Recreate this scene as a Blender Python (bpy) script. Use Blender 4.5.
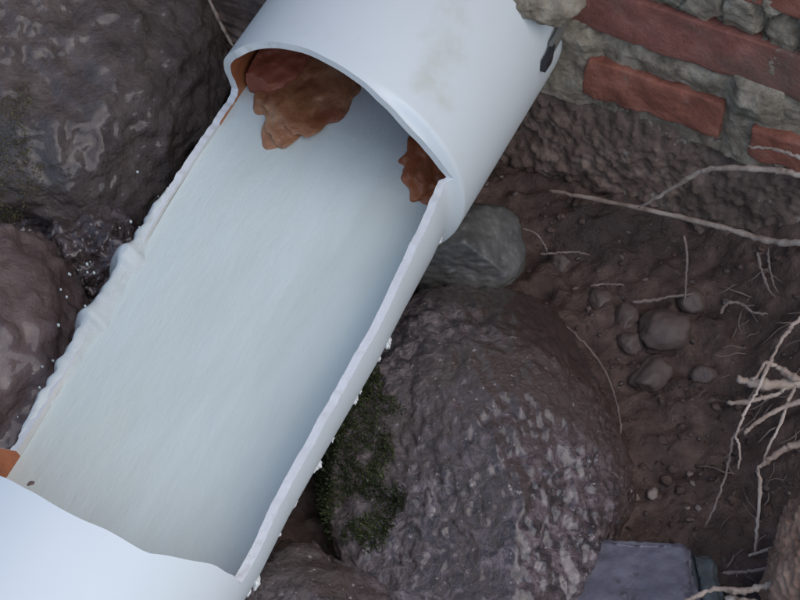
import bpy, bmesh, math, random
from mathutils import Vector, Matrix, noise, kdtree

for o in list(bpy.data.objects):
    bpy.data.objects.remove(o)

# ------------------------------------------------------------------ camera, sky, sun, exposure
scene = bpy.context.scene
K = 1.575                                   # layout units -> metres (the pipe is 315 mm wide)
FPX = 1923.0                                # focal length in pixels of an 800 px wide picture
PITCH = math.radians(52.788)
CAM = Vector((0.04773484, -0.86867977, 0.98157009))
FWD = Vector((0, math.cos(PITCH), -math.sin(PITCH)))
RIGHT = Vector((1, 0, 0))
UP = RIGHT.cross(FWD)
cd = bpy.data.cameras.new('camera')
cd.sensor_width = 36.0
cd.lens = FPX / 800 * 36.0
cd.clip_start = 0.05
cd.clip_end = 500
cam = bpy.data.objects.new('camera', cd)
scene.collection.objects.link(cam)
cam.location = CAM * K
cam.rotation_euler = (math.pi / 2 - PITCH, 0, 0)
scene.camera = cam

SUN_EL, SUN_AZ = math.radians(56), math.radians(128)      # azimuth from +Y towards +X
world = bpy.data.worlds.new('World')
scene.world = world
world.use_nodes = True
wn = world.node_tree
sky = wn.nodes.new('ShaderNodeTexSky')
sky.sky_type = 'NISHITA'
sky.sun_disc = False
sky.sun_elevation = SUN_EL
sky.sun_rotation = SUN_AZ
sky.air_density = 1.0
sky.dust_density = 1.2
sky.ozone_density = 1.0
bg = wn.nodes['Background']
bg.inputs['Strength'].default_value = 0.14
wn.links.new(sky.outputs[0], bg.inputs['Color'])

sl = bpy.data.lights.new('sun', 'SUN')
sl.energy = 1.0
sl.angle = math.radians(70)
sl.color = (1.0, 0.95, 0.88)
sun = bpy.data.objects.new('sun', sl)
scene.collection.objects.link(sun)
sd = Vector((math.sin(SUN_AZ) * math.cos(SUN_EL), math.cos(SUN_AZ) * math.cos(SUN_EL), math.sin(SUN_EL)))
sun.rotation_euler = sd.to_track_quat('Z', 'Y').to_euler()
sun.location = (0, 0, 3)

scene.view_settings.view_transform = 'Standard'
scene.view_settings.look = 'None'
scene.view_settings.gamma = 1.0
scene.view_settings.exposure = 0.22

# ------------------------------------------------------------------ frames of reference (layout units)
HEAD, SLOPE = 0.46643415, 0.05712314
AX = Vector((math.sin(HEAD) * math.cos(SLOPE), math.cos(HEAD) * math.cos(SLOPE), math.sin(SLOPE)))  # pipe, upstream
HX = Vector((math.cos(HEAD), -math.sin(HEAD), 0))          # across the pipe = along the wall
ZX = HX.cross(AX)
AH = Vector((math.sin(HEAD), math.cos(HEAD), 0))
Z3 = Vector((0, 0, 1))
R, T = 0.1, 0.0058


def ray(px, py):
    return FWD + RIGHT * ((px - 400) / FPX) - UP * ((py - 300) / FPX)


def G(px, py, z):
    """point at height z that lies on the sight line of a survey mark"""
    d = ray(px, py)
    return CAM + d * ((z - CAM.z) / d.z)


def W(px, py, s):
    """point on the vertical plane parallel to the wall, s from the pipe's cut"""
    d = ray(px, py)
    return CAM + d * ((s - CAM.dot(AH)) / d.dot(AH))


def sstep(a, b, x):
    t = min(1, max(0, (x - a) / (b - a)))
    return t * t * (3 - 2 * t)


def fbm(p, sc, octv=4, seed=0.0):
    return noise.fractal(Vector(p) * sc + Vector((seed, seed * .7, -seed * 1.3)), 1.0, 2.1, octv)


# ------------------------------------------------------------------ object helpers
COL = scene.collection


def tag(o, label=None, cat=None, group=None, kind=None):
    if label: o['label'] = label
    if cat: o['category'] = cat
    if group: o['group'] = group
    if kind: o['kind'] = kind
    return o


def obj(name, verts, faces, mat, parent=None, base=None, smooth=True, mats=None, fm=None):
    """verts in layout units, world frame; origin at base (layout) or at the parent's base"""
    b = Vector(base) if base is not None else (Vector(parent['_b']) if parent is not None else Vector((0, 0, 0)))
    me = bpy.data.meshes.new(name)
    me.from_pydata([tuple((Vector(v) - b) * K) for v in verts], [], faces)
    for m in (mats or [mat]):
        me.materials.append(m)
    if fm:
        me.polygons.foreach_set('material_index', fm)
    if smooth:
        me.polygons.foreach_set('use_smooth', [True] * len(me.polygons))
    me.update()
    o = bpy.data.objects.new(name, me)
    COL.objects.link(o)
    if parent is not None:
        o.parent = parent
        o.location = (b - Vector(parent['_b'])) * K
    else:
        o.location = b * K
    o['_b'] = tuple(b)
    return o


def thing(name, base, label, cat, group=None):
    o = bpy.data.objects.new(name, None)
    o.empty_display_size = .05
    COL.objects.link(o)
    o.location = Vector(base) * K
    o['_b'] = tuple(base)
    return tag(o, label, cat, group)


def ico(sub):
    bm = bmesh.new()
    bmesh.ops.create_icosphere(bm, subdivisions=sub, radius=1)
    v = [x.co.copy() for x in bm.verts]
    f = [[q.index for q in p.verts] for p in bm.faces]
    bm.free()
    return v, f


ICO = {i: ico(i) for i in (1, 2, 3, 4, 5, 6)}
ICO[7] = None


def rock_mesh(c, rad, sub=5, seed=1.0, facets=0, amp=.12, fine=.02, fscale=6, rotz=0, krange=(.72, .95)):
    """a stone: ellipsoid trimmed by random planes, weathered by noise"""
    if ICO.get(sub) is None:
        ICO[sub] = ico(sub)
    vs, fs = ICO[sub]
    rnd = random.Random(int(seed * 97))
    pl = []
    for i in range(facets):
        n = Vector((rnd.gauss(0, 1), rnd.gauss(0, 1), rnd.gauss(0, 1))).normalized()
        pl.append((n, rnd.uniform(*krange)))
    cr, sr = math.cos(rotz), math.sin(rotz)
    rm = sum(rad) / 3
    out = []
    for d in vs:
        r = 1.0
        for n, k in pl:
            q = d.dot(n)
            if q > .05:
                rr = k / q
                if rr < r: r = rr + (r - rr) * .06
        r *= 1 + amp * noise.fractal(d * 1.3 + Vector((seed, 3 * seed, -seed)), 1, 2, 3)
        p = Vector((d.x * rad[0], d.y * rad[1], d.z * rad[2])) * r
        if fine:
            p += d * rm * fine * noise.fractal(d * fscale + Vector((-seed, seed, 2 * seed)), .9, 2.1, 5)
        out.append(Vector(c) + Vector((p.x * cr - p.y * sr, p.x * sr + p.y * cr, p.z)))
    return out, fs


def smooth_path(pts, n=6):
    if len(pts) < 3:
        pts = [pts[0], (Vector(pts[0]) + Vector(pts[1])) / 2, pts[1]]
    p = [Vector(q) for q in pts]
    p = [p[0] * 2 - p[1]] + p + [p[-1] * 2 - p[-2]]
    out = []
    for i in range(1, len(p) - 2):
        for k in range(n):
            t = k / n
            a, b, c, d = p[i - 1:i + 3]
            out.append(.5 * ((2 * b) + (c - a) * t + (2 * a - 5 * b + 4 * c - d) * t * t + (3 * b - a - 3 * c + d) * t ** 3))
    out.append(p[-2])
    return out


def tube(pts, r0, r1, seg=8, seed=0, wob=.25, n=6, jit=0.0):
    path = smooth_path(pts, n)
    N = len(path)
    vs, fs = [], []
    for i, p in enumerate(path):
        t = (path[min(i + 1, N - 1)] - path[max(i - 1, 0)]).normalized()
        u = t.orthogonal().normalized() if i == 0 else (u - t * u.dot(t)).normalized()
        w = t.cross(u)
        k = i / (N - 1)
        r = (r0 + (r1 - r0) * k) * (1 + wob * noise.noise(Vector((i * .45, seed * 3.1, 0)))) * min(1, .35 + i / 2.5, .35 + (N - 1 - i) / 2.5)
        q = p + Vector((noise.noise(Vector((i * .6, seed, 1))), noise.noise(Vector((i * .6, seed, 5))), noise.noise(Vector((i * .6, seed, 9))))) * jit
        for j in range(seg):
            a = 2 * math.pi * j / seg
            rr = r * (1 + .15 * noise.noise(Vector((i * .8, j * 1.7, seed))))
            vs.append(q + (u * math.cos(a) + w * math.sin(a)) * rr)
    for i in range(N - 1):
        for j in range(seg):
            a, b = i * seg + j, i * seg + (j + 1) % seg
            fs.append((a, b, b + seg, a + seg))
    fs.append(tuple(reversed(range(seg))))
    fs.append(tuple(range((N - 1) * seg, N * seg)))
    return vs, fs


def merge(parts):
    V, F = [], []
    for v, f in parts:
        o = len(V)
        V += list(v)
        F += [tuple(i + o for i in q) for q in f]
    return V, F


# ------------------------------------------------------------------ materials
def lin(r, g, b):
    f = lambda c: (c / 255 / 12.92) if c < 10.3 else ((c / 255 + .055) / 1.055) ** 2.4
    return (f(r), f(g), f(b), 1)


def mat(name, stops, scale=20, rough=(.5, .7), detail=8, bump=.3, bscale=None, bdist=.002, coat=0, spec=.5,
        second=None, fine=None, distortion=0.0):
    """colour from a noise through a ramp; second = (scale, lo, hi, colour) patches; bump from finer noise"""
    m = bpy.data.materials.new(name)
    m.use_nodes = True
    nt = m.node_tree
    N, L = nt.nodes, nt.links
    bs = N['Principled BSDF']
    tc = N.new('ShaderNodeTexCoord')
    ns = N.new('ShaderNodeTexNoise')
    ns.inputs['Scale'].default_value = scale
    ns.inputs['Detail'].default_value = detail
    ns.inputs['Roughness'].default_value = .62
    ns.inputs['Distortion'].default_value = distortion
    L.new(tc.outputs['Object'], ns.inputs['Vector'])
    rp = N.new('ShaderNodeValToRGB')
    el = rp.color_ramp.elements
    el[0].position, el[0].color = stops[0][0], stops[0][1]
    el[1].position, el[1].color = stops[-1][0], stops[-1][1]
    for p, c in stops[1:-1]:
        e = el.new(p)
        e.color = c
    L.new(ns.outputs['Fac'], rp.inputs['Fac'])
    col = rp.outputs['Color']
    for sec in (second or []):
        n2 = N.new('ShaderNodeTexNoise')
        n2.inputs['Scale'].default_value = sec[0]
        n2.inputs['Detail'].default_value = 6
        n2.inputs['Roughness'].default_value = .65
        mp = N.new('ShaderNodeMapping')
        mp.inputs['Location'].default_value = (sec[0] * .37, 1.7, -2.1)
        L.new(tc.outputs['Object'], mp.inputs['Vector'])
        L.new(mp.outputs[0], n2.inputs['Vector'])
        mr = N.new('ShaderNodeMapRange')
        mr.interpolation_type = 'SMOOTHSTEP'
        mr.inputs['From Min'].default_value = sec[1]
        mr.inputs['From Max'].default_value = sec[2]
        L.new(n2.outputs['Fac'], mr.inputs['Value'])
        mx = N.new('ShaderNodeMix')
        mx.data_type = 'RGBA'
        L.new(mr.outputs[0], mx.inputs['Factor'])
        L.new(col, mx.inputs['A'])
        mx.inputs['B'].default_value = sec[3]
        col = mx.outputs['Result']
    L.new(col, bs.inputs['Base Color'])
    n3 = N.new('ShaderNodeTexNoise')
    n3.inputs['Scale'].default_value = bscale or scale * 4
    n3.inputs['Detail'].default_value = 10
    n3.inputs['Roughness'].default_value = .65
    L.new(tc.outputs['Object'], n3.inputs['Vector'])
    rr = N.new('ShaderNodeMapRange')
    rr.inputs['From Min'].default_value = .3
    rr.inputs['From Max'].default_value = .7
    rr.inputs['To Min'].default_value = rough[0]
    rr.inputs['To Max'].default_value = rough[1]
    n4 = N.new('ShaderNodeTexNoise')
    n4.inputs['Scale'].default_value = scale * 1.6
    n4.inputs['Detail'].default_value = 5
    L.new(tc.outputs['Object'], n4.inputs['Vector'])
    L.new(n4.outputs['Fac'], rr.inputs['Value'])
    L.new(rr.outputs[0], bs.inputs['Roughness'])
    if bump:
        bp = N.new('ShaderNodeBump')
        bp.inputs['Strength'].default_value = bump
        bp.inputs['Distance'].default_value = bdist
        L.new(n3.outputs['Fac'], bp.inputs['Height'])
        L.new(bp.outputs[0], bs.inputs['Normal'])
    bs.inputs['Specular IOR Level'].default_value = spec
    if coat:
        bs.inputs['Coat Weight'].default_value = coat
        bs.inputs['Coat Roughness'].default_value = .08
    return m


def c(r, g, b): return (r, g, b, 1)


M = {}
M['pvc'] = mat('white_pvc', [(.3, c(.69, .745, .755)), (.7, c(.74, .785, .79))], 4, (.28, .45), bump=.10, bscale=45, bdist=.0012,
               second=[(7, .58, .80, c(.60, .63, .57)), (38, .68, .80, c(.50, .47, .40)), (140, .72, .76, c(.36, .31, .26))])
M['pvc_edge'] = mat('cut_pvc', [(.3, c(.78, .78, .76)), (.7, c(.86, .86, .85))], 30, (.5, .7), bump=.5, bscale=150, bdist=.002,
                    second=[(25, .58, .75, c(.55, .52, .46))])
M['pvc_in'] = mat('silted_pvc', [(.3, c(.50, .50, .46)), (.7, c(.66, .67, .65))], 12, (.2, .4), bump=.2, bscale=60, bdist=.002,
                  second=[(18, .60, .75, c(.36, .26, .17))])
M['rust'] = mat('iron_stain', [(.3, c(.16, .055, .024)), (.5, c(.38, .125, .050)), (.7, c(.54, .22, .09))], 11, (.3, .55), bump=.6, bscale=60, bdist=.003)
M['rust_dark'] = mat('dark_red_rust', [(.3, c(.15, .042, .024)), (.5, c(.28, .080, .045)), (.7, c(.38, .125, .072))], 14, (.4, .65), bump=.6, bscale=70, bdist=.003)
M['sludge'] = mat('brown_sludge', [(.34, c(.20, .070, .030)), (.5, c(.40, .19, .095)), (.66, c(.56, .35, .21))], 13, (.22, .5), bump=.7, bscale=70, bdist=.003, second=[(6, .56, .68, c(.22, .07, .03))])
M['soil'] = mat('wet_soil', [(.3, c(.042, .026, .021)), (.5, c(.100, .064, .052)), (.68, c(.18, .122, .100))], 26, (.38, .75), bump=1.0, bscale=130, bdist=.006,
                second=[(5, .52, .68, c(.060, .041, .036)), (40, .62, .72, c(.16, .12, .10))])
M['dry_soil'] = mat('tan_dry_soil', [(.3, c(.15, .085, .056)), (.5, c(.27, .165, .115)), (.68, c(.38, .25, .18))], 30, (.7, .9), bump=.9, bscale=90, bdist=.004)
M['footing'] = mat('earth_crusted_footing', [(.3, c(.085, .056, .043)), (.5, c(.19, .130, .100)), (.68, c(.33, .245, .195))], 30, (.6, .85), bump=.9, bscale=80, bdist=.004,
                   second=[(6, .50, .66, c(.115, .080, .064)), (34, .60, .70, c(.36, .31, .26))])
M['mortar'] = mat('grey_mortar', [(.32, c(.15, .118, .080)), (.5, c(.33, .275, .205)), (.68, c(.50, .44, .35))], 40, (.75, .95), bump=1.0, bscale=150, bdist=.006,
                  second=[(10, .56, .70, c(.20, .185, .135)), (35, .64, .72, c(.10, .08, .065))])
M['brick'] = mat('red_brick', [(.3, c(.17, .062, .046)), (.5, c(.26, .098, .072)), (.7, c(.34, .15, .115))], 22, (.75, .95), bump=1.0, bscale=75, bdist=.005,
                 second=[(9, .50, .68, c(.19, .105, .08)), (34, .60, .72, c(.28, .21, .17))])
M['brick_bright'] = mat('orange_red_brick', [(.3, c(.20, .070, .045)), (.5, c(.30, .106, .070)), (.7, c(.38, .165, .115))], 22, (.7, .9), bump=1.0, bscale=75, bdist=.005,
                        second=[(9, .54, .72, c(.22, .10, .07)), (45, .63, .74, c(.30, .21, .165))])
M['boulder'] = mat('brown_boulder', [(.3, c(.070, .053, .047)), (.5, c(.145, .112, .101)), (.7, c(.22, .178, .16))], 26, (.15, .42), coat=.6, bump=1.0, bscale=75, bdist=.010,
                   second=[(4, .50, .66, c(.090, .080, .079)), (60, .64, .74, c(.23, .20, .18))])
M['red_rock'] = mat('reddish_rock', [(.3, c(.09, .060, .057)), (.5, c(.165, .115, .108)), (.7, c(.22, .165, .155))], 16, (.10, .35), coat=.7, bump=.9, bscale=70, bdist=.008, second=[(7, .5, .68, c(.075, .062, .063))])
M['wet_rock'] = mat('wet_glossy_rock', [(.38, c(.018, .011, .012)), (.5, c(.085, .057, .058)), (.63, c(.23, .175, .18))], 58, (.10, .28), bump=1.0, bscale=95, bdist=.007, spec=.8, coat=1.0, distortion=1.2,
                    second=[(5, .48, .66, c(.075, .046, .038)), (130, .62, .70, c(.46, .39, .38))])  # pale speckles: stone mottling plus wet highlights put into the colour
M['dark_rock'] = mat('smooth_dark_rock', [(.3, c(.030, .022, .021)), (.5, c(.050, .037, .035)), (.7, c(.075, .056, .052))], 10, (.25, .5), bump=.4, bscale=40, bdist=.004,
                     second=[(110, .70, .75, c(.2, .17, .16))])
M['wet_boulder'] = M['wet_rock'].copy()                      # the same stone, darker brown and smoother towards its far shoulder
M['wet_boulder'].name = 'wet_boulder_dark_shoulder'
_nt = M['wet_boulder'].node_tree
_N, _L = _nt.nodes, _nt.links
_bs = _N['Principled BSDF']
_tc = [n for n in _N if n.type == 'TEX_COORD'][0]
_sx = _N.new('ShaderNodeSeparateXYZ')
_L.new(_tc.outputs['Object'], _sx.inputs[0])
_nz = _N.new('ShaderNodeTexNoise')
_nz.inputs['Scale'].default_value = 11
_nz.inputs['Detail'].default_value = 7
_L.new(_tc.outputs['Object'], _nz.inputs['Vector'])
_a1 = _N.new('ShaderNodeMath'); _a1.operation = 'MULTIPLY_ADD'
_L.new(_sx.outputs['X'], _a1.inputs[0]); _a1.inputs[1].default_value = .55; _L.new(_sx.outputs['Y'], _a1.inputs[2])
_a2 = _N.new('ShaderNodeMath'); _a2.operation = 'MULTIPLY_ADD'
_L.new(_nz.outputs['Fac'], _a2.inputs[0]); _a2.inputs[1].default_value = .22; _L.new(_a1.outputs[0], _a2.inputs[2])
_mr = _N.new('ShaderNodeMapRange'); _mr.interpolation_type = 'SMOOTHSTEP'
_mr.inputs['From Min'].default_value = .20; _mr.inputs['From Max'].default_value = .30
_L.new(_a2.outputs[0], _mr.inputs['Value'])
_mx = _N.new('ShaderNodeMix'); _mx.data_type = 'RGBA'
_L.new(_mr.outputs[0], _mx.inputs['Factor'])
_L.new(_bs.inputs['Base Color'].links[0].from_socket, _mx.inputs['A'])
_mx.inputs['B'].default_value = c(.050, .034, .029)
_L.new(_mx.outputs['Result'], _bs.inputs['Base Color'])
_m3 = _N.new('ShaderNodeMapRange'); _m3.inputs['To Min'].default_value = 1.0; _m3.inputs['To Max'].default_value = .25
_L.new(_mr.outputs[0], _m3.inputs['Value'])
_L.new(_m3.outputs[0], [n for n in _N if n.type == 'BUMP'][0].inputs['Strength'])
M['grey_stone'] = mat('grey_stone', [(.3, c(.050, .048, .046)), (.5, c(.095, .092, .086)), (.7, c(.18, .172, .16))], 16, (.25, .45), bump=.5, bscale=60, bdist=.003)
M['pebble'] = mat('dusty_pebble', [(.3, c(.070, .049, .042)), (.7, c(.14, .103, .090))], 24, (.5, .75), bump=.5, bscale=80, bdist=.002)
M['grit'] = mat('soil_grit', [(.35, c(.045, .031, .027)), (.55, c(.085, .060, .052)), (.68, c(.19, .15, .125))], 40, (.4, .7), bump=0)
M['pale_pebble'] = mat('pale_pebble', [(.3, c(.13, .10, .085)), (.7, c(.30, .245, .21))], 60, (.3, .5), bump=.4, bscale=90, bdist=.002)
M['blue_block'] = mat('blue_grey_block', [(.3, c(.080, .076, .100)), (.5, c(.118, .115, .148)), (.7, c(.165, .162, .20))], 16, (.35, .6), bump=.6, bscale=60, bdist=.003,
                      second=[(7, .52, .70, c(.085, .072, .078)), (26, .60, .70, c(.05, .042, .05)), (45, .66, .75, c(.24, .22, .23))])
M['teal_side'] = mat('teal_algae_side', [(.3, c(.055, .062, .064)), (.7, c(.10, .118, .12))], 12, (.3, .5), bump=.4, bscale=50, bdist=.003)
M['root'] = mat('pale_root', [(.3, c(.20, .135, .10)), (.48, c(.40, .31, .25)), (.7, c(.60, .51, .43))], 30, (.6, .85), bump=.9, bscale=160, bdist=.002, second=[(70, .56, .70, c(.16, .105, .08))])
M['root_dark'] = mat('dull_root', [(.3, c(.12, .088, .075)), (.7, c(.26, .20, .175))], 40, (.6, .85), bump=.6, bscale=200, bdist=.001)
M['moss'] = mat('dark_moss', [(.3, c(.012, .016, .006)), (.5, c(.030, .042, .012)), (.7, c(.075, .092, .026))], 18, (.5, .8), bump=0)
M['moss_dry'] = mat('olive_moss', [(.3, c(.075, .068, .034)), (.7, c(.19, .17, .085))], 60, (.6, .9), bump=0)
M['strap'] = mat('grey_strap', [(.3, c(.13, .125, .11)), (.7, c(.22, .21, .185))], 30, (.5, .7), bump=.3)
M['black'] = mat('black_plastic', [(.3, c(.015, .015, .017)), (.7, c(.035, .035, .04))], 40, (.3, .5), bump=.5, bscale=120)


def water_mat(name, a, b, scale, rough, bscale, bstr, stretch=(1, 1, 1), trans=0.0, bdist=.004):
    m = mat(name, [(.32, a), (.68, b)], scale, rough, bump=bstr, bscale=bscale, bdist=bdist, detail=3)
    bs = m.node_tree.nodes['Principled BSDF']
    bs.inputs['IOR'].default_value = 1.33
    bs.inputs['Transmission Weight'].default_value = trans
    return m


M['water'] = water_mat('milky_water', c(.64, .70, .645), c(.70, .785, .755), 3.6, (.06, .18), 16, .45)
_nt = M['water'].node_tree
_mp = _nt.nodes.new('ShaderNodeMapping')                    # streaks follow the flow
_mp.vector_type = 'TEXTURE'
_mp.inputs['Rotation'].default_value = (0, 0, -HEAD)
_mp.inputs['Scale'].default_value = (.30, 1.1, 1)
_tc = [n for n in _nt.nodes if n.type == 'TEX_COORD'][0]
_nt.links.new(_tc.outputs['Object'], _mp.inputs['Vector'])
for _n in _nt.nodes:
    if _n.type == 'TEX_NOISE':
        _nt.links.new(_mp.outputs[0], _n.inputs['Vector'])
M['stream'] = water_mat('dark_stream_water', c(.035, .028, .028), c(.07, .06, .062), 8, (.03, .08), 22, .8, bdist=.012)
M['foam'] = water_mat('splash_water', c(.62, .68, .66), c(.74, .79, .78), 22, (.08, .25), 40, .6, trans=.25)

# ------------------------------------------------------------------ ground
GB = -.15


def hs(p): return p.dot(HX), p.dot(AH)


def gh(x, y):
    p = Vector((x, y, 0))
    h, s = hs(p)
    z = GB
    z += .020 * sstep(.06, .16, s) * sstep(.02, .12, h)
    e = x + .02 * noise.noise(Vector((y * 9, 2.2, 0))) + .012 * noise.noise(Vector((y * 31, 7.2, 0)))
    z += .065 * sstep(.265, .40, e)
    z -= .012 * sstep(-.08, -.16, h)
    far = sstep(.7, 1.6, p.length)
    z += .05 * far * noise.noise(p * 1.1)
    z += .011 * noise.fractal(p * 16 + Vector((3, 1, 0)), 1, 2, 3)
    z += .0055 * noise.fractal(p * 62 + Vector((1, 8, 0)), .9, 2.1, 4)
    return z


def axis_coords(dense0, dense1, step, ends):
    a = []
    x = dense0
    while x <= dense1 + 1e-9:
        a.append(x)
        x += step
    lo, st = [], step
    x = dense0
    while x > -ends:
        st *= 1.25
        x -= st
        lo.append(x)
    hi, st = [], step
    x = dense1
    while x < ends:
        st *= 1.25
        x += st
        hi.append(x)
    return lo[::-1] + a + hi


xs = axis_coords(-.34, .42, .0024, 14)
ys = axis_coords(-.36, .36, .0024, 14)
gv = [(x, y, gh(x, y)) for y in ys for x in xs]
nx = len(xs)
gf = [(j * nx + i, j * nx + i + 1, (j + 1) * nx + i + 1, (j + 1) * nx + i) for j in range(len(ys) - 1) for i in range(nx - 1)]
ground = tag(obj('ground', gv, gf, M['soil'], base=(0, 0, 0)), kind='structure')

# ------------------------------------------------------------------ brick wall
SW = .165


def wp(h, z, s): return HX * h + AH * s + Z3 * z


wall = thing('brick_wall', wp(.2, GB, SW + .04), 'weathered red brick wall with thick crumbling grey mortar above the soil', 'wall')


def lin_coords(a, b, segs):
    """segs: list of (upto, step)"""
    out = [a]
    x = a
    for up, st in segs:
        while x < up - 1e-6:
            x = min(up, x + st)
            out.append(x)
    return out


hsx = lin_coords(-.7, .8, [(.06, .012), (.34, .0016), (.8, .012)])
zsx = lin_coords(-.05, .50, [(.13, .0016), (.50, .010)])


def mortar_s(h, z):
    p = Vector((h, z, 0))
    s = SW + .0045
    s -= .0055 * noise.fractal(p * 22 + Vector((4, 4, 0)), 1, 2, 3)
    s -= .0013 * noise.fractal(p * 150 + Vector((9, 1, 0)), .7, 2, 4)
    if .066 < z < .12:                                       # broken, cracked bed above the long course
        s -= .004 * sstep(.066, .075, z)
        d = noise.voronoi(Vector((h * 46, z * 22, 1.3)))[0]
        e = d[1] - d[0]
        s += .008 * (1 - sstep(.0, .09, e)) * sstep(.16, .2, h)
    if .004 < z < .027:                                      # ledge of squeezed-out mortar
        s -= .004 * (1 - abs(z - .015) / .013) * (1 + noise.noise(Vector((h * 40, 0, 4))))
    if h < .13 and z < .03:                                  # smeared over the bricks by the pipe
        s -= .006 * sstep(.13, .115, h)
    if .205 < h < .262 and -.05 < z < .03:                   # lump between the two bricks
        s -= .006 * sstep(.222, .232, h) * sstep(.262, .25, h)
        s -= .006 * sstep(-.008, .004, z) * sstep(.222, .235, h)
    return s


mv = [wp(h, z, mortar_s(h, z)) for z in zsx for h in hsx]
nh = len(hsx)
mf = [(j * nh + i, j * nh + i + 1, (j + 1) * nh + i + 1, (j + 1) * nh + i) for j in range(len(zsx) - 1) for i in range(nh - 1)]
# back and top so that the wall has depth
b0 = len(mv)
mv += [wp(h, z, SW + .16) for h, z in ((-.7, -.05), (.8, -.05), (.8, .5), (-.7, .5))]
r0, r1 = 0, (len(zsx) - 1) * nh
mf += [(b0, b0 + 3, b0 + 2, b0 + 1), (r1, r1 + nh - 1, b0 + 2, b0 + 3), (0, r1, b0 + 3, b0), (nh - 1, b0 + 1, b0 + 2, r1 + nh - 1)]
obj('mortar', mv, mf, M['mortar'], wall)

zf = lin_coords(-.24, -.030, [(-.03, .0018)])
hf = lin_coords(-.7, .8, [(.05, .012), (.37, .0018), (.8, .012)])


def foot_s(h, z):
    p = Vector((h, z, 0))
    s = SW + .003 - .10 * max(0, -.06 - z) ** 1.0 * .9
    s -= .007 * noise.fractal(p * 15 + Vector((2, 6, 0)), 1, 2, 3)
    s -= .0034 * noise.fractal(Vector((h * 125, z * 85, 3)), .55, 2.1, 5)
    s += .012 * sstep(-.038, -.030, z)
    return s


fv = [wp(h, z, foot_s(h, z)) for z in zf for h in hf]
nf = len(hf)
ff = [(j * nf + i, j * nf + i + 1, (j + 1) * nf + i + 1, (j + 1) * nf + i) for j in range(len(zf) - 1) for i in range(nf - 1)]
fb = len(fv)
fv += [wp(-.7, -.24, SW + .16), wp(.8, -.24, SW + .16), wp(.8, -.03, SW + .16), wp(-.7, -.03, SW + .16)]
t1 = (len(zf) - 1) * nf
ff += [(fb, fb + 3, fb + 2, fb + 1), (0, t1, fb + 3, fb), (nf - 1, fb + 1, fb + 2, t1 + nf - 1)]
obj('footing', fv, ff, M['footing'], wall)


def box_grid(dx, dy, dz, n, amp, seed, rnd=.0016):
    """rounded worn box centred at 0 with local axes h,s,z"""
    bm = bmesh.new()
    bmesh.ops.create_cube(bm, size=1)
    for v in bm.verts:
        v.co = Vector((v.co.x * dx, v.co.y * dy, v.co.z * dz))
    bmesh.ops.bevel(bm, geom=list(bm.edges), offset=rnd, segments=2, affect='EDGES', profile=.6)
    if n > 0:
        for _ in range(n):
            long = [e for e in bm.edges if e.calc_length() > .006]
            bmesh.ops.subdivide_edges(bm, edges=long, cuts=1, use_grid_fill=True)
        bmesh.ops.triangulate(bm, faces=[f for f in bm.faces if len(f.verts) > 4])
    V = []
    for v in bm.verts:
        p = v.co.copy()
        d = Vector((p.x / dx, p.y / dy, p.z / dz)).normalized()
        p += d * amp * noise.fractal(v.co * 55 + Vector((seed, seed, 0)), .9, 2, 4)
        p += d * amp * .8 * noise.noise(v.co * 14 + Vector((0, seed * 2, 0)))
        V.append(p)
    bm.verts.index_update()
    F = [[q.index for q in f.verts] for f in bm.faces]
    bm.free()
    return V, F


def place(V, h, z, s, rot=0, yaw=0):
    cr, sr = math.cos(rot), math.sin(rot)
    cy, sy = math.cos(yaw), math.sin(yaw)
    out = []
    for p in V:
        x, y, w = p.x * cy - p.y * sy, p.x * sy + p.y * cy, p.z
        x, w = x * cr - w * sr, x * sr + w * cr
        out.append(wp(h + x, z + w, s + y))
    return out


def brick(h0, h1, z0, z1, m, s_front=SW, n=5, seed=1, amp=.0024, rot=0, yaw=0, depth=.07):
    V, F = box_grid(h1 - h0, depth, z1 - z0, n, amp, seed)
    return obj('brick', place(V, (h0 + h1) / 2, (z0 + z1) / 2, s_front + depth / 2, rot, yaw), F, m, wall)


# the courses in view
brick(.098, .288, .0275, .0665, M['brick'], SW, seed=1.3)
brick(.293, .42, .028, .0665, M['brick'], SW + .001, seed=2.7)
brick(.120, .2225, -.0335, .0005, M['brick_bright'], SW - .002, seed=4.1, amp=.0032, rot=.02)
brick(.246, .40, -.036, -.008, M['brick_bright'], SW - .005, seed=5.9, amp=.003)
brick(.205, .345, .099, .138, M['brick_bright'], SW, seed=8.3, n=4)
brick(.055, .195, .108, .145, M['brick'], SW + .004, seed=9.3, n=4)
# the rest of the wall, out of this view: shared mesh
bv, bf = box_grid(.148, .07, .039, 0, .0, 1.0)
proto = None
rw = random.Random(5)
rows = [(.028, [-.62, -.46, -.30, .47, .63]), (-.035, [-.55, -.39, -.23, .49, .65]), (.099, [-.62, -.46, -.30, -.14, .42, .58, .72])]
zz = .155
k = 0
while zz < .44:
    k += 1
    rows.append((zz, [-.62 + .08 * (k % 2) + .158 * i for i in range(9)]))
    zz += .052
for z0, hl in rows:
    for h0 in hl:
        hc, sc_, zc = h0 + .074, SW + .035 + rw.uniform(-.002, .003), z0 + .0195
        loc = wp(hc, zc, sc_)
        if proto is None:
            V = [HX * p.x + AH * p.y + Z3 * p.z + loc for p in bv]
            o = obj('brick', V, bf, M['brick'], wall, base=loc)
            proto = o
        else:
            o = proto.copy()
            COL.objects.link(o)
            o.parent = wall
            o.location = (loc - Vector(wall['_b'])) * K

# ------------------------------------------------------------------ the pipe with its cut-out window
def lerp_tab(tab, x):
    if x <= tab[0][0]: return tab[0][1]
    for (a, va), (b, vb) in zip(tab, tab[1:]):
        if x <= b:
            return va + (vb - va) * (x - a) / (b - a)
    return tab[-1][1]


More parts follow.
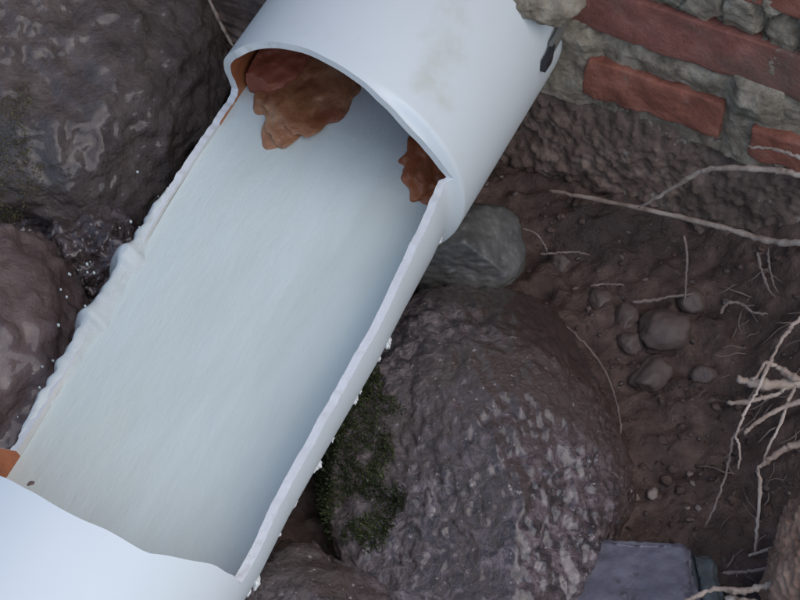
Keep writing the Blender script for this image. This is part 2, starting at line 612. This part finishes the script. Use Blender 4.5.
TABR = [(-.36, 3), (-.31, 3), (-.29, 4), (-.268, 6), (-.228, 6.3), (-.188, 7), (-.148, 8), (-.106, 8.5), (-.072, 10.5), (-.016, 14), (0, 14.5), (.1, 18)]
TABQ = [(-.36, -.005), (-.283, -.005), (-.243, -.002), (-.20, -.001), (-.12, 0), (-.075, .0027), (-.03, .0045), (-.003, .0072), (.003, 0), (.1, 0)]
TABL = [(-.36, 207), (-.268, 205.3), (-.197, 201.8), (-.122, 197.8), (-.072, 194), (-.022, 191.8), (.033, 189.8), (.1, 189.8)]
TABU = [(0, .002), (13, .001), (40, -.005), (63, -.004), (87, .001), (101, .004), (117, .005), (125, .005), (136, .005), (150, .011), (165, .021), (180, .030), (190, .034), (215, .036)]
TABD = [(-5, -.308), (12, -.311), (24, -.318), (38, -.331), (48, -.340), (60, -.344), (76, -.347), (100, -.345), (125, -.333), (150, -.310), (180, -.289), (195, -.281), (207, -.272), (220, -.262)]


def fR(s): return lerp_tab(TABR, s) + .7 * noise.noise(Vector((s * 60, 0, 0))) + .6 * noise.noise(Vector((s * 170, 3, 0)))


def fL(s): return lerp_tab(TABL, s) + .9 * noise.noise(Vector((s * 60, 9, 0))) + .8 * noise.noise(Vector((s * 190, 5, 0)))


def fU(a): return lerp_tab(TABU, a) + .0012 * noise.noise(Vector((a * .07, 1, 0)))


def fD(a): return lerp_tab(TABD, a) + .0016 * noise.noise(Vector((a * .09, 4, 0)))


def window(s, a):
    """negative inside the window (a in degrees, -90..270)"""
    q = math.pi / 180 * R
    return max((fR(s) - a) * q, (a - fL(s)) * q, s - fU(a), fD(a) - s)


def cyl(s, a, r):
    t = math.radians(a)
    return AX * s + HX * (r * math.cos(t)) + ZX * (r * math.sin(t))


def squeeze(s, a):
    """the right-hand wall of the open trough has sprung inwards"""
    a = (a + 90) % 360 - 90
    return lerp_tab(TABQ, s) * sstep(-88, -45, a) * sstep(75, 45, a)


s_rows = lin_coords(-1.15, .32, [(-.37, .02), (-.02, .0025), (.03, .0015), (.32, .012)])
NA = 144
angs = [-90 + 360 * i / NA for i in range(NA)]
pv, pf, pm = [], [], []
cache = {}


def pvert(key, s, a):
    if key not in cache:
        wob = 1 + .006 * noise.noise(Vector((s * 3, math.cos(math.radians(a)), math.sin(math.radians(a)))))
        wob -= .045 * math.exp(-((a - 162) / 32) ** 2) * sstep(-.06, .01, s) * sstep(.30, .12, s)
        cache[key] = len(pv)
        sq = HX * squeeze(s, a)
        pv.append(cyl(s, a, R * wob) - sq)
        pv.append(cyl(s, a, (R - T) * wob) - sq)
    return cache[key]


val = {}
for i, s in enumerate(s_rows):
    for j in range(NA + 1):
        val[i, j] = window(s, -90 + 360 * j / NA)
polys = []
for i in range(len(s_rows) - 1):
    for j in range(NA):
        cs = [(i, j), (i, j + 1), (i + 1, j + 1), (i + 1, j)]
        poly = []
        for q in range(4):
            A, B = cs[q], cs[(q + 1) % 4]
            va, vb = val[A], val[B]
            if va >= 0:
                poly.append(pvert((A[0], A[1] % NA), s_rows[A[0]], -90 + 360 * A[1] / NA))
            if (va >= 0) != (vb >= 0):
                t = va / (va - vb)
                t = min(.97, max(.03, t))
                s = s_rows[A[0]] + (s_rows[B[0]] - s_rows[A[0]]) * t
                a = -90 + 360 * (A[1] + (B[1] - A[1]) * t) / NA
                ka, kb = (A[0], A[1] % NA), (B[0], B[1] % NA)
                poly.append(pvert(tuple(sorted((ka, kb))), s, a))
        if len(poly) >= 3:
            polys.append(poly)
edge = {}
for p in polys:
    pf.append(tuple(reversed(p)))
    pm.append(0)
    pf.append(tuple(v + 1 for v in p))
    sc_ = sum((pv[v] for v in p), Vector()).dot(AX) / len(p)
    pm.append(3 if -.272 < sc_ < .004 else 2)
    for q in range(len(p)):
        A, B = p[q], p[(q + 1) % len(p)]
        edge[(A, B)] = edge.get((A, B), 0) + 1
for (A, B) in edge:
    if (B, A) not in edge:
        pf.append((A, B, B + 1, A + 1))
        pm.append(1)
pipe_base = AX * -.15 + ZX * -R
pipe = thing('drain_pipe', pipe_base, 'wide white plastic drain pipe with a long window cut in its top', 'pipe')
ob = obj('pipe_body', pv, pf, None, pipe, mats=[M['pvc'], M['pvc_edge'], M['rust'], M['pvc_in']], fm=pm)
try:
    ob.data.set_sharp_from_angle(angle=math.radians(38))
except Exception:
    pass

# burrs of melted plastic and lime along the right-hand cut
rb = random.Random(11)
for s_, sz in ((-.098, .0048), (-.112, .0026), (-.137, .0022), (-.150, .0030), (-.176, .0024), (-.196, .0046), (-.205, .0022), (-.228, .0026), (-.252, .0022), (-.287, .0048), (-.296, .0024), (-.012, .0030)):
    a_ = -20 + rb.uniform(-4, 5)
    pt = cyl(s_, a_, R - .0004) - HX * squeeze(s_, a_)
    V, F = rock_mesh(pt, (sz * .5, sz * 1.0, sz * 1.0), 3, rb.uniform(1, 50), 0, .6, .45, 2.6, rotz=rb.uniform(-.8, .3))
    obj('burr', V, F, M['pvc_edge'], pipe)

# ------------------------------------------------------------------ water in the trough
def water_z(s):
    """height (along ZX) of the water in the pipe: a little under the low left-hand edge"""
    a = lerp_tab(TABL, s)
    return R * math.sin(math.radians(a)) - .0012


ws = lin_coords(-1.0, .30, [(-.36, .02), (.08, .003), (.30, .02)])
NW = 60
wv, wf = [], []
for s in ws:
    z = water_z(max(-.30, min(.06, s)))
    rr = R - T - .0004
    half = math.sqrt(rr * rr - z * z)
    for j in range(NW + 1):
        u = -1 + 2 * j / NW
        h = -half + (2 * half - lerp_tab(TABQ, s)) * j / NW
        edge_in = 1 - u ** 6
        zz = z + .0035 * edge_in * (1 - u * u) + edge_in * (.0005 * noise.fractal(Vector((s * 10, h * 26, 2)), 1, 2, 3) + .0007 * noise.noise(Vector((s * 12 - h * 8, h * 9, 7))))
        wv.append(AX * s + HX * h + ZX * zz)
    for j in range(NW + 1):                                  # underside along the pipe wall
        u = -1 + 2 * j / NW
        h = -half + (2 * half - lerp_tab(TABQ, s)) * j / NW
        wv.append(AX * s + HX * h * .84 + ZX * (z if abs(u) == 1 else min(z - .004, -math.sqrt(max(0, (rr * .84) ** 2 - (h * .84) ** 2)))) + (HX * h * .16 if abs(u) == 1 else Vector()))
n2 = NW + 1
for i in range(len(ws) - 1):
    for j in range(NW):
        a = i * 2 * n2 + j
        b = a + 2 * n2
        wf.append((a, a + 1, b + 1, b))
        wf.append((a + n2, b + n2, b + n2 + 1, a + n2 + 1))
tag(obj('water', wv, wf, M['water'], base=AX * -.15 + ZX * -.09), kind='structure')

# rust sludge in the mouth of the covered upper pipe
def keep_inside(V, r):
    out = []
    for p in V:
        s_ = p.dot(AX)
        d = p - AX * s_
        out.append(AX * s_ + d * min(1, r / d.length))
    return out


def in_pipe(px, py, zl):
    """point at level zl (along ZX) in the pipe"""
    d = ray(px, py)
    return CAM + d * ((zl - CAM.dot(ZX)) / d.dot(ZX))


q = in_pipe(313, 83, -.0195)
V, F = rock_mesh(q, (.034, .060, .0125), 6, 3.3, 0, .34, .020, 6, rotz=-.38)
V = keep_inside(V, R - T - .002)
sl_ = obj('sludge_clump', V, F, M['sludge'], base=q - ZX * .02)
tag(sl_, 'lumpy brown sludge lying in the water just inside the upper pipe', 'sludge')
q = in_pipe(276, 48, -.016)
V, F = rock_mesh(q, (.036, .060, .018), 6, 13.7, 0, .25, .02, 6, rotz=-.47)
V = [p + AX * (max(0, .040 - p.dot(AX)) * .92) for p in V]   # it ends under the cover
V = keep_inside(V, R - T - .0065)
tag(obj('rust_deposit', V, F, M['rust_dark'], base=q - ZX * .02), 'dark red rust deposit along the left wall inside the upper pipe', 'deposit')
q = in_pipe(439, 160, -.021)
V, F = rock_mesh(q, (.025, .036, .012), 6, 7.7, 0, .35, .022, 6, rotz=-.3)
V = keep_inside(V, R - T - .002)
tag(obj('rust_deposit', V, F, M['rust'], base=q - ZX * .02), 'orange rust deposit at the right end of the upper pipe mouth', 'deposit')
q = in_pipe(10, 468, -.040)

# debris on the water
for px, py, zl, sz, lab in ((31, 484, -.044, .0028, 'small dark speck of dirt in the lower left corner of the trough'),):
    q = in_pipe(px, py, zl)
    V, F = rock_mesh(q, (sz, sz * .7, sz * .45), 2, px * .1, 4, .4, .1)
    tag(obj('debris', V, F, M['root_dark'], base=q), lab, 'debris')

# ------------------------------------------------------------------ stones
def stone(name, px, py, z, rad, m, label, cat='stone', group=None, sub=5, seed=1., facets=0, amp=.12, fine=.03, fscale=6, rotz=0, krange=(.72, .95)):
    q = G(px, py, z)
    V, F = rock_mesh(q, rad, sub, seed, facets, amp, fine, fscale, rotz, krange)
    return tag(obj(name, V, F, m, base=q - Z3 * rad[2] * .8), label, cat, group)


stone('boulder', 40, 50, -.13, (.150, .185, .11), M['boulder'], 'broad brown boulder filling the upper left corner', 'boulder', 'boulders', 7, 2.2, 4, .12, .030, 8)
stone('boulder', -30, 372, -.14, (.088, .125, .085), M['red_rock'], 'smooth reddish boulder at the left edge below the splash', 'boulder', 'boulders', 6, 5.1, 6, .10, .06, 5)
stone('boulder', 92, 268, -.16, (.050, .055, .045), M['wet_rock'], 'small dark wet boulder under the splash on the left', 'boulder', 'boulders', 6, 8.4, 6, .15, .12, 5)
stone('boulder', 40, 205, -.16, (.070, .040, .055), M['wet_rock'], 'dark wet boulder between the brown and reddish boulders', 'boulder', 'boulders', 6, 9.9, 5, .15, .12, 5)
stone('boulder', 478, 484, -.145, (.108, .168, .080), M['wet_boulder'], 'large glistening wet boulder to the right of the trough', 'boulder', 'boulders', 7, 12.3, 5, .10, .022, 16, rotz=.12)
stone('boulder', 300, 660, -.15, (.075, .07, .07), M['wet_rock'], 'dark boulder below the trough at the bottom edge', 'boulder', 'boulders', 5, 15.7, 5, .12, .08, 6)
stone('stone', 464, 250, -.108, (.048, .038, .035), M['grey_stone'], 'angular grey stone wedged under the pipe near its cut', 'stone', 'stones on the soil', 6, 24.0, 12, .08, .02, 8, rotz=.2, krange=(.70, .93))
sp = [(664, 330, .024, .016, .012, 'flat dusty stone, largest of those on the soil'),
      (652, 374, .020, .013, .011, 'rounded dusty stone just below the flat one'),
      (626, 318, .013, .010, .009, 'small stone left of the flat dusty one'),
      (630, 343, .010, .009, .008, 'small stone below left of the flat dusty one'),
      (704, 376, .010, .009, .008, 'small squarish stone left of the thick pale root tip'),
      (690, 300, .010, .012, .009, 'dark stone above the flat dusty one'),
      (600, 300, .012, .010, .008, 'dark stone right of the thin root beside the boulder'),
      (560, 262, .010, .009, .008, 'small stone right of the angular grey one')]
for i, (px, py, a, b, cc, lab) in enumerate(sp):
    q = G(px, py, GB)
    z = gh(q.x, q.y) + cc * .02
    stone('stone', px, py, z, (a, b, cc), M['pebble'], lab, 'stone', 'stones on the soil', 4, 30 + i * 1.7, 12, .12, .05, 5, rotz=i * .8, krange=(.66, .94))
pp = [(668, 482, .0040, 'upper left of three pale pebbles above the blue block'), (690, 474, .0042, 'upper right of three pale pebbles above the blue block'),
      (692, 484, .0036, 'pale pebble right below its twin above the blue block'),
      (636, 497, .0055, 'pale pebble beside the pinkish one above the blue block'), (652, 494, .0070, 'largest pinkish pebble above the blue block'),
      (698, 508, .0040, 'pale pebble nearest the hanging root ends'), (688, 508, .0032, 'tiny pale pebble left of the one by the root ends'),
      (598, 478, .0030, 'tiny pale pebble at the right foot of the wet boulder')]
for i, (px, py, a, lab) in enumerate(pp):
    q = G(px, py, GB)
    z = gh(q.x, q.y) + a * .15
    stone('pebble', px, py, z, (a * .75, a * .6, a * .5), M['pale_pebble'], lab, 'pebble', 'pale pebbles', 3, 60 + i * 2.3, 9, .25, .08, 4, rotz=i, krange=(.5, .9))

stone('earth_clod', 822, 585, -.085, (.034, .060, .050), M['dry_soil'], 'tan crumbly clod of earth in the bottom right corner', 'earth clod', None, 6, 71.3, 4, .2, .06, 14)

# ------------------------------------------------------------------ blue block sunk in the mud
def loft(loops, cuts=4):
    bm = bmesh.new()
    rings = []
    for lp in loops:
        rings.append([bm.verts.new(p) for p in lp])
    n = len(loops[0])
    for a, b in zip(rings, rings[1:]):
        for i in range(n):
            bm.faces.new((a[i], a[(i + 1) % n], b[(i + 1) % n], b[i]))
    bm.faces.new(rings[-1])
    bm.faces.new(list(reversed(rings[0])))
    bmesh.ops.recalc_face_normals(bm, faces=bm.faces)
    bmesh.ops.bevel(bm, geom=[e for e in bm.edges if e.calc_length() > .01], offset=.003, segments=2, affect='EDGES')
    bmesh.ops.triangulate(bm, faces=bm.faces)
    for _ in range(cuts):
        bmesh.ops.subdivide_edges(bm, edges=[e for e in bm.edges if e.calc_length() > .004], cuts=1, use_grid_fill=False)
        bmesh.ops.triangulate(bm, faces=bm.faces)
    bm.normal_update()
    V = []
    for v in bm.verts:
        V.append(v.co + v.normal * (.0018 * noise.fractal(v.co * 40, 1, 2, 3) + .0010 * noise.fractal(v.co * 160, 1, 2, 3)))
    bm.verts.index_update()
    F = [[q.index for q in f.verts] for f in bm.faces]
    bm.free()
    return V, F


blk = thing('block', G(640, 590, GB), 'blue grey masonry block sunk in the mud at the bottom edge', 'block')
zt = -.118
top = [G(*p, zt) for p in ((588, 537), (690, 542), (700, 600), (694, 668), (540, 668), (564, 600))]
cen = sum(top, Vector()) / 6
low = [cen + (p - cen) * 1.03 - Z3 * .07 for p in top]
V, F = loft([low, top])
obj('block_body', V, F, M['blue_block'], blk)
sd_ = [G(*p, zt - .008) for p in ((688, 548), (716, 557), (724, 600), (718, 668), (692, 668), (698, 600))]
lo2 = [p - Z3 * .06 for p in sd_]
V, F = loft([lo2, sd_])
tag(obj('side_flange', V, F, M['teal_side'], blk), 'teal tinted lower step on the right of the block')

# ------------------------------------------------------------------ stream among the left-hand rocks
sv, sf = [], []
nn = 70
o0 = G(60, 260, -.148)
for j in range(nn):
    for i in range(nn):
        x = o0.x - .30 + .42 * i / (nn - 1)
        y = o0.y - .30 + .60 * j / (nn - 1)
        z = -.150 + .004 * noise.fractal(Vector((x * 26, y * 26, 0)), 1, 2, 4)
        sv.append((x, y, z))
sf = [(j * nn + i, j * nn + i + 1, (j + 1) * nn + i + 1, (j + 1) * nn + i) for j in range(nn - 1) for i in range(nn - 1)]
tag(obj('stream_water', sv, sf, M['stream'], base=o0), kind='structure')

# ------------------------------------------------------------------ splash over the left-hand edge
rs = random.Random(3)
parts = []
NS, NC = 240, 18
V, F = [], []
for i in range(NS + 1):                                      # sheet spilling over the lip
    s_ = -.262 + .205 * i / NS
    k = math.sin(math.pi * i / NS) ** .6
    rag = .5 + .5 * noise.noise(Vector((s_ * 120, 0, 0))) + .45 * noise.noise(Vector((s_ * 150, 4, 0)))
    a = lerp_tab(TABL, s_)
    lip = cyl(s_, a, R)
    reach = k * (.004 + .012 * max(0, rag))
    drop = k * (.012 + .055 * max(0, rag + .2))
    cl = max(0, noise.noise(Vector((s_ * 42 + .4, 8, 0)))) ** 1.2
    up = k * (.0015 + .024 * cl * (.7 + .7 * noise.noise(Vector((s_ * 130, 2, 0)))))
    reach += k * .026 * cl
    for q in range(NC + 1):
        t = q / NC
        if t < .35:
            u = t / .35
            p = lip + HX * ((.004 + .014 * k) * (1 - u)) + Z3 * (-.012 + (.012 + up + .0026 * k) * u ** .45)
        else:
            u = (t - .35) / .65
            p = lip - HX * (reach * math.sin(u * 1.5)) + Z3 * (up + .0026 * k - drop * u * u)
        p = p + Z3 * .0009 * noise.noise(Vector((s_ * 120, t * 4, 3))) - HX * .0012 * noise.noise(Vector((s_ * 130, t * 4, 9)))
        V.append(p)
n1 = len(V)
for i in range(NS + 1):                                      # underside, a couple of millimetres in
    for q in range(NC + 1):
        V.append(V[i * (NC + 1) + q] + HX * .0012 - Z3 * .0010)
w_ = NC + 1
for i in range(NS):
    for q in range(NC):
        a = i * w_ + q
        F.append((a, a + 1, a + 1 + w_, a + w_))
        F.append((a + n1, a + w_ + n1, a + 1 + w_ + n1, a + 1 + n1))
    a = i * w_ + NC
    F.append((a, a + n1, a + n1 + w_, a + w_))
parts.append((V, F))
for i in range(22):
    s_ = rs.gauss(-.14, .045)
    p = cyl(s_, lerp_tab(TABL, s_), R) - HX * abs(rs.gauss(.006, .012)) + Z3 * rs.gauss(.006, .010)
    r = rs.uniform(.0004, .0012)
    parts.append(rock_mesh(p, (r, r, r * 1.6), 1, i, 0, .3, 0))
V, F = merge(parts)
tag(obj('water_splash', V, F, M['foam'], base=cyl(-.15, 197, R)), 'white water splashing over the left edge of the trough', 'splash', kind='stuff')

# ------------------------------------------------------------------ strap and mortar lump on the pipe
q = cyl(.150, 33, R + .002)
V, F = rock_mesh(q, (.030, .026, .016), 5, 44.1, 6, .2, .10, 5, rotz=-.4)
tag(obj('mortar_lump', V, F, M['mortar'], base=q), 'grey mortar lump stuck on the pipe against the wall', 'mortar')
clip = thing('pipe_strap', cyl(.14, 5, R), 'grey strap end with a black tip on the right side of the pipe', 'strap')


def strip(path, wdir, w, th, m, name):
    V, F = [], []
    pth = smooth_path(path, 5)
    for p in pth:
        n = (p - AX * p.dot(AX)).normalized()
        wv_ = wdir.normalized()
        for sx, sn in ((-1, 0), (1, 0), (1, 1), (-1, 1)):
            V.append(p + wv_ * (w / 2 * sx) + n * (th * sn))
    for i in range(len(pth) - 1):
        for j in range(4):
            a, b = i * 4 + j, i * 4 + (j + 1) % 4
            F.append((a, b, b + 4, a + 4))
    F.append((3, 2, 1, 0))
    e = (len(pth) - 1) * 4
    F.append((e, e + 1, e + 2, e + 3))
    return obj(name, V, F, m, clip, smooth=False)


strip([cyl(.172, 20, R + .001), cyl(.160, 14, R + .004), cyl(.148, 11, R + .003), cyl(.137, 9, R + .001)], ZX + AX * .3, .012, .003, M['strap'], 'strap')
strip([cyl(.139, 9, R + .0012), cyl(.133, 8, R + .0022), cyl(.1245, 7, R + .001)], ZX + AX * .3, .0085, .0042, M['black'], 'tip')

# ------------------------------------------------------------------ roots
def root(pts, r0, r1, label, m='root', seed=0, jit=.0008, name='root', n=6):
    V, F = tube(pts, r0 * .74, r1 * .74, 9, seed, .55, n + 2, jit * 1.4)
    return tag(obj(name, V, F, M[m], base=pts[-1]), label, 'root', 'bare roots')


def gp(L, z0, z1=None):
    z1 = z0 if z1 is None else z1
    n = len(L) - 1
    return [G(x, y, z0 + (z1 - z0) * i / n) for i, (x, y) in enumerate(L)]


def wpx(L, s0, s1=None):
    s1 = s0 if s1 is None else s1
    n = len(L) - 1
    return [W(x, y, s0 + (s1 - s0) * i / n) for i, (x, y) in enumerate(L)]


root(wpx([(547, 190), (600, 200), (680, 217), (735, 231), (765, 240), (800, 243), (850, 238)], .142, .10), .0020, .0036, 'long pale root lying across the soil below the bricks')
root(wpx([(638, 208), (668, 191), (700, 172), (730, 168), (770, 170), (800, 175), (850, 190)], .128, .12), .0016, .0038, 'arched pale root branching up from the long one', seed=2)
root(wpx([(747, 147), (768, 148), (785, 152), (800, 157), (840, 162)], .155, .15), .0012, .0022, 'short pale root in front of the lowest brick at the right edge', seed=3)
zb = -.075
root(gp([(737, 379), (750, 382), (770, 385), (800, 382), (860, 372)], zb, zb - .01), .0038, .0062, 'thickest pale root with a blunt tip at the right edge', seed=4)
root(gp([(764, 362), (776, 366), (788, 374), (800, 381)], zb + .008, zb), .0022, .0042, 'forked stub of root rising from the thickest root', seed=5)
root(gp([(765, 362), (757, 376), (751, 380)], zb + .008, zb + .003), .0018, .0014, 'short spur closing the fork on the thickest root', seed=6, jit=.0003)
root(gp([(830, 290), (800, 318), (785, 335), (773, 356), (762, 380), (755, 395), (746, 410), (740, 425), (735, 437)], -.055, -.085), .0020, .0012, 'thin root crossing behind the thickest root from upper right', seed=7)
root(gp([(727, 403), (745, 402), (762, 398), (778, 394), (786, 387)], zb - .010, zb), .0022, .0018, 'straight side root just under the thickest root', seed=8)
root(gp([(850, 392), (800, 402), (782, 408), (762, 419), (748, 430), (744, 434)], -.070, -.085), .0028, .0016, 'pale root slanting down left below the thickest root', seed=9)
root(gp([(744, 428), (733, 437), (730, 455), (724, 480), (714, 508), (704, 528)], -.085, -.125), .0016, .0009, 'long thin root hanging down towards the blue block', 'root_dark', seed=10)
root(gp([(736, 436), (740, 452), (738, 470)], -.085, -.10), .0013, .0010, 'short thin root hanging straight down from the slanting root', seed=11)
root(gp([(796, 385), (787, 405), (780, 425), (770, 444), (763, 462)], -.072, -.092), .0018, .0012, 'thin root linking the slanting root to the lower one', seed=12)
root(gp([(850, 436), (800, 444), (785, 449), (770, 459), (757, 469)], -.07, -.088), .0036, .0024, 'knobbly pale root at the right edge below the slanting one', seed=13)
root(gp([(757, 468), (760, 482), (759, 505), (757, 530), (755, 553)], -.088, -.115), .0018, .0013, 'thin pale root dropping from the knobbly root tip', seed=14)
root(gp([(748, 556), (757, 553), (770, 549), (788, 546), (820, 542)], -.112, -.08), .0014, .0018, 'short level root at the foot of the dropping root', seed=15)
root(gp([(680, 604), (695, 597), (715, 589), (740, 591), (757, 588), (774, 584), (800, 578)], -.098, -.075), .0020, .0036, 'bright pale root across the bottom edge beside the blue block', seed=16)
root(gp([(722, 573), (740, 572), (757, 570), (780, 565)], -.115, -.09), .0016, .0016, 'dull root above the bright one at the bottom', 'root_dark', seed=17)
root(gp([(725, 598), (745, 601), (770, 606)], -.10, -.09), .0030, .0030, 'pale root stub at the very bottom edge', seed=18)
root(gp([(545, 302), (556, 318), (575, 334), (598, 360), (612, 388), (619, 415), (620, 434), (612, 455), (603, 472)], -.138, -.138), .0013, .0010, 'thin curved root along the right side of the wet boulder', 'root_dark', seed=19)
root(gp([(190, -60), (205, -12), (216, 14), (224, 30), (233, 46)], -.02, -.005), .0018, .0015, 'thin pale root touching the pipe at the top left', seed=20, jit=.0003)
root(gp([(522, 228), (536, 234), (545, 246), (547, 253)], -.105, -.125), .0012, .0010, 'small hooked root beside the angular grey stone', 'root_dark', seed=21)
root(gp([(540, 254), (556, 253), (575, 252), (590, 255)], -.128, -.128), .0012, .0009, 'small straight root right of the angular grey stone', 'root_dark', seed=22)
root(wpx([(684, 235), (687, 255), (686, 280), (684, 308)], .10, .07), .0014, .0008, 'thin upright rootlet above the flat dusty stone', 'root_dark', seed=23)
root(gp([(632, 302), (655, 300), (668, 297), (695, 294)], -.132, -.130), .0022, .0012, 'flat straw-like root lying above the flat dusty stone', 'root_dark', seed=24)
root(gp([(590, 286), (605, 284), (625, 285)], -.134, -.132), .0012, .0009, 'short straw-like root left of the flat one', 'root_dark', seed=25)
root(gp([(757, 252), (762, 272), (769, 290), (776, 298)], -.075, -.11), .0016, .0010, 'left of two thin roots hanging in the dark hollow', 'root_dark', seed=26)
root(gp([(768, 248), (769, 265), (773, 282), (778, 294)], -.07, -.11), .0014, .0010, 'right of two thin roots hanging in the dark hollow', 'root_dark', seed=27)
root(gp([(720, 314), (728, 303), (742, 304), (752, 312), (768, 314)], -.118, -.112), .0018, .0014, 'dull arched root under the dark hollow', 'root_dark', seed=28)

# hair-fine rootlets in the bank, too many to count
rr = random.Random(21)
parts = []
for i in range(90):
    px, py = rr.uniform(738, 830), rr.uniform(250, 620)
    p = G(px, py, -.09)
    p.z = gh(p.x, p.y) + .002
    L = rr.uniform(.010, .032)
    d = Vector((rr.uniform(-1, .1), rr.uniform(-.9, .4), rr.uniform(-.5, .35))).normalized()
    pts = [p]
    for k in range(3):
        d = (d + Vector((rr.uniform(-.5, .5), rr.uniform(-.5, .5), rr.uniform(-.6, .2)))).normalized()
        pts.append(pts[-1] + d * L / 3)
    r = rr.uniform(.0003, .0009)
    parts.append(tube(pts, r, r * .4, 5, i, .2, 3, .0006))
V, F = merge(parts)
tag(obj('rootlets', V, F, M['root_dark'], base=G(780, 450, -.09)), 'hair-fine rootlets poking out of the earth bank', 'rootlets', kind='stuff')

# ------------------------------------------------------------------ loose grit over the soil
rg = random.Random(8)
parts = []
for i in range(5200):
    px, py = rg.uniform(230, 840), rg.uniform(120, 640)
    p = G(px, py, GB)
    h, s = hs(p)
    if s > .15 or abs(h) < .03: continue
    z = gh(p.x, p.y)
    r = .0004 + .0034 * rg.random() ** 7
    if noise.noise(p * 22) < rg.uniform(-.5, .35): continue
    parts.append(rock_mesh(Vector((p.x, p.y, z + r * .05)), (r, r * rg.uniform(.5, 1), r * rg.uniform(.4, .8)), 1, rg.uniform(1, 90), 0, .5, 0, rotz=rg.uniform(0, 6)))
V, F = merge(parts)
tag(obj('grit', V, F, M['grit'], base=G(600, 400, GB), smooth=False), 'fine grit and crumbs scattered over the soil', 'grit', kind='stuff')

parts = []
for i in range(1500):
    px, py = rg.uniform(380, 840), rg.uniform(150, 640)
    p = G(px, py, GB)
    h, s_ = hs(p)
    if s_ > .15 or noise.noise(p * 16 + Vector((5, 0, 0))) < rg.uniform(-.45, .4): continue
    r = .0010 + .0042 * rg.random() ** 3
    parts.append(rock_mesh(Vector((p.x, p.y, gh(p.x, p.y) - r * .1)), (r, r * rg.uniform(.6, 1), r * rg.uniform(.5, .8)), 2, rg.uniform(1, 90), 3, .6, .25, 2.5, rotz=rg.uniform(0, 6)))
V, F = merge(parts)
tag(obj('soil_crumbs', V, F, M['soil'], base=G(600, 400, GB)), 'crumbs of damp earth strewn over the soil', 'crumbs', kind='stuff')

# ------------------------------------------------------------------ moss
def surf_kd(o):
    me = o.data
    kd = kdtree.KDTree(len(me.vertices))
    for v in me.vertices:
        kd.insert(v.co + o.location, v.index)
    kd.balance()
    return kd


def moss(px_c, py_c, spread, count, size, host, m, label, seed):
    rnd = random.Random(seed)
    me = host.data
    cand = []
    for v in me.vertices:
        if v.normal.z < -.2: continue
        p = (v.co + host.location) / K
        w = p - CAM
        dz = w.dot(FWD)
        x = 400 + w.dot(RIGHT) / dz * FPX
        y = 300 - w.dot(UP) / dz * FPX
        e = ((x - px_c) / spread[0]) ** 2 + ((y - py_c) / spread[1]) ** 2
        if e < 1.6 and noise.noise(p * 45) > -.25 + .5 * (e - .6):
            cand.append((p, v.normal.copy()))
    V, F = [], []
    if not cand: return
    for i in range(count):
        p, n = cand[rnd.randrange(len(cand))]
        p = p + Vector((rnd.gauss(0, 1), rnd.gauss(0, 1), 0)) * .0015
        d = (n + Vector((rnd.gauss(0, .6), rnd.gauss(0, .6), rnd.uniform(0, .6)))).normalized()
        t = d.orthogonal().normalized()
        t.rotate(Matrix.Rotation(rnd.uniform(0, 6.28), 3, d))
        L = size * rnd.uniform(.5, 1.3)
        b = len(V)
        V += [p - t * L * .18, p + t * L * .18, p + d * L * .55 + t * L * .22, p + d * L, p + d * L * .55 - t * L * .22]
        F.append((b, b + 1, b + 2, b + 3, b + 4))
    o = obj('moss', V, F, m, base=cand[0][0], smooth=False)
    return tag(o, label, 'moss', kind='stuff')


bpy.context.view_layer.update()
bould = {o['label']: o for o in bpy.data.objects if o.name.startswith('boulder')}
big = [o for l, o in bould.items() if 'glistening' in l][0]
tl = [o for l, o in bould.items() if 'broad brown' in l][0]
moss(345, 455, (52, 85), 20000, .0024, big, M['moss'], 'dark green moss on the wet boulder beside the trough', 4)
moss(4, 160, (30, 75), 3600, .0020, tl, M['moss_dry'], 'olive moss on the brown boulder at the left edge', 5)

for o in bpy.data.objects:
    if '_b' in o.keys():
        del o['_b']
print('objects', len(bpy.data.objects), 'tris', sum(len(o.data.polygons) * 2 for o in bpy.data.objects if o.type == 'MESH'))
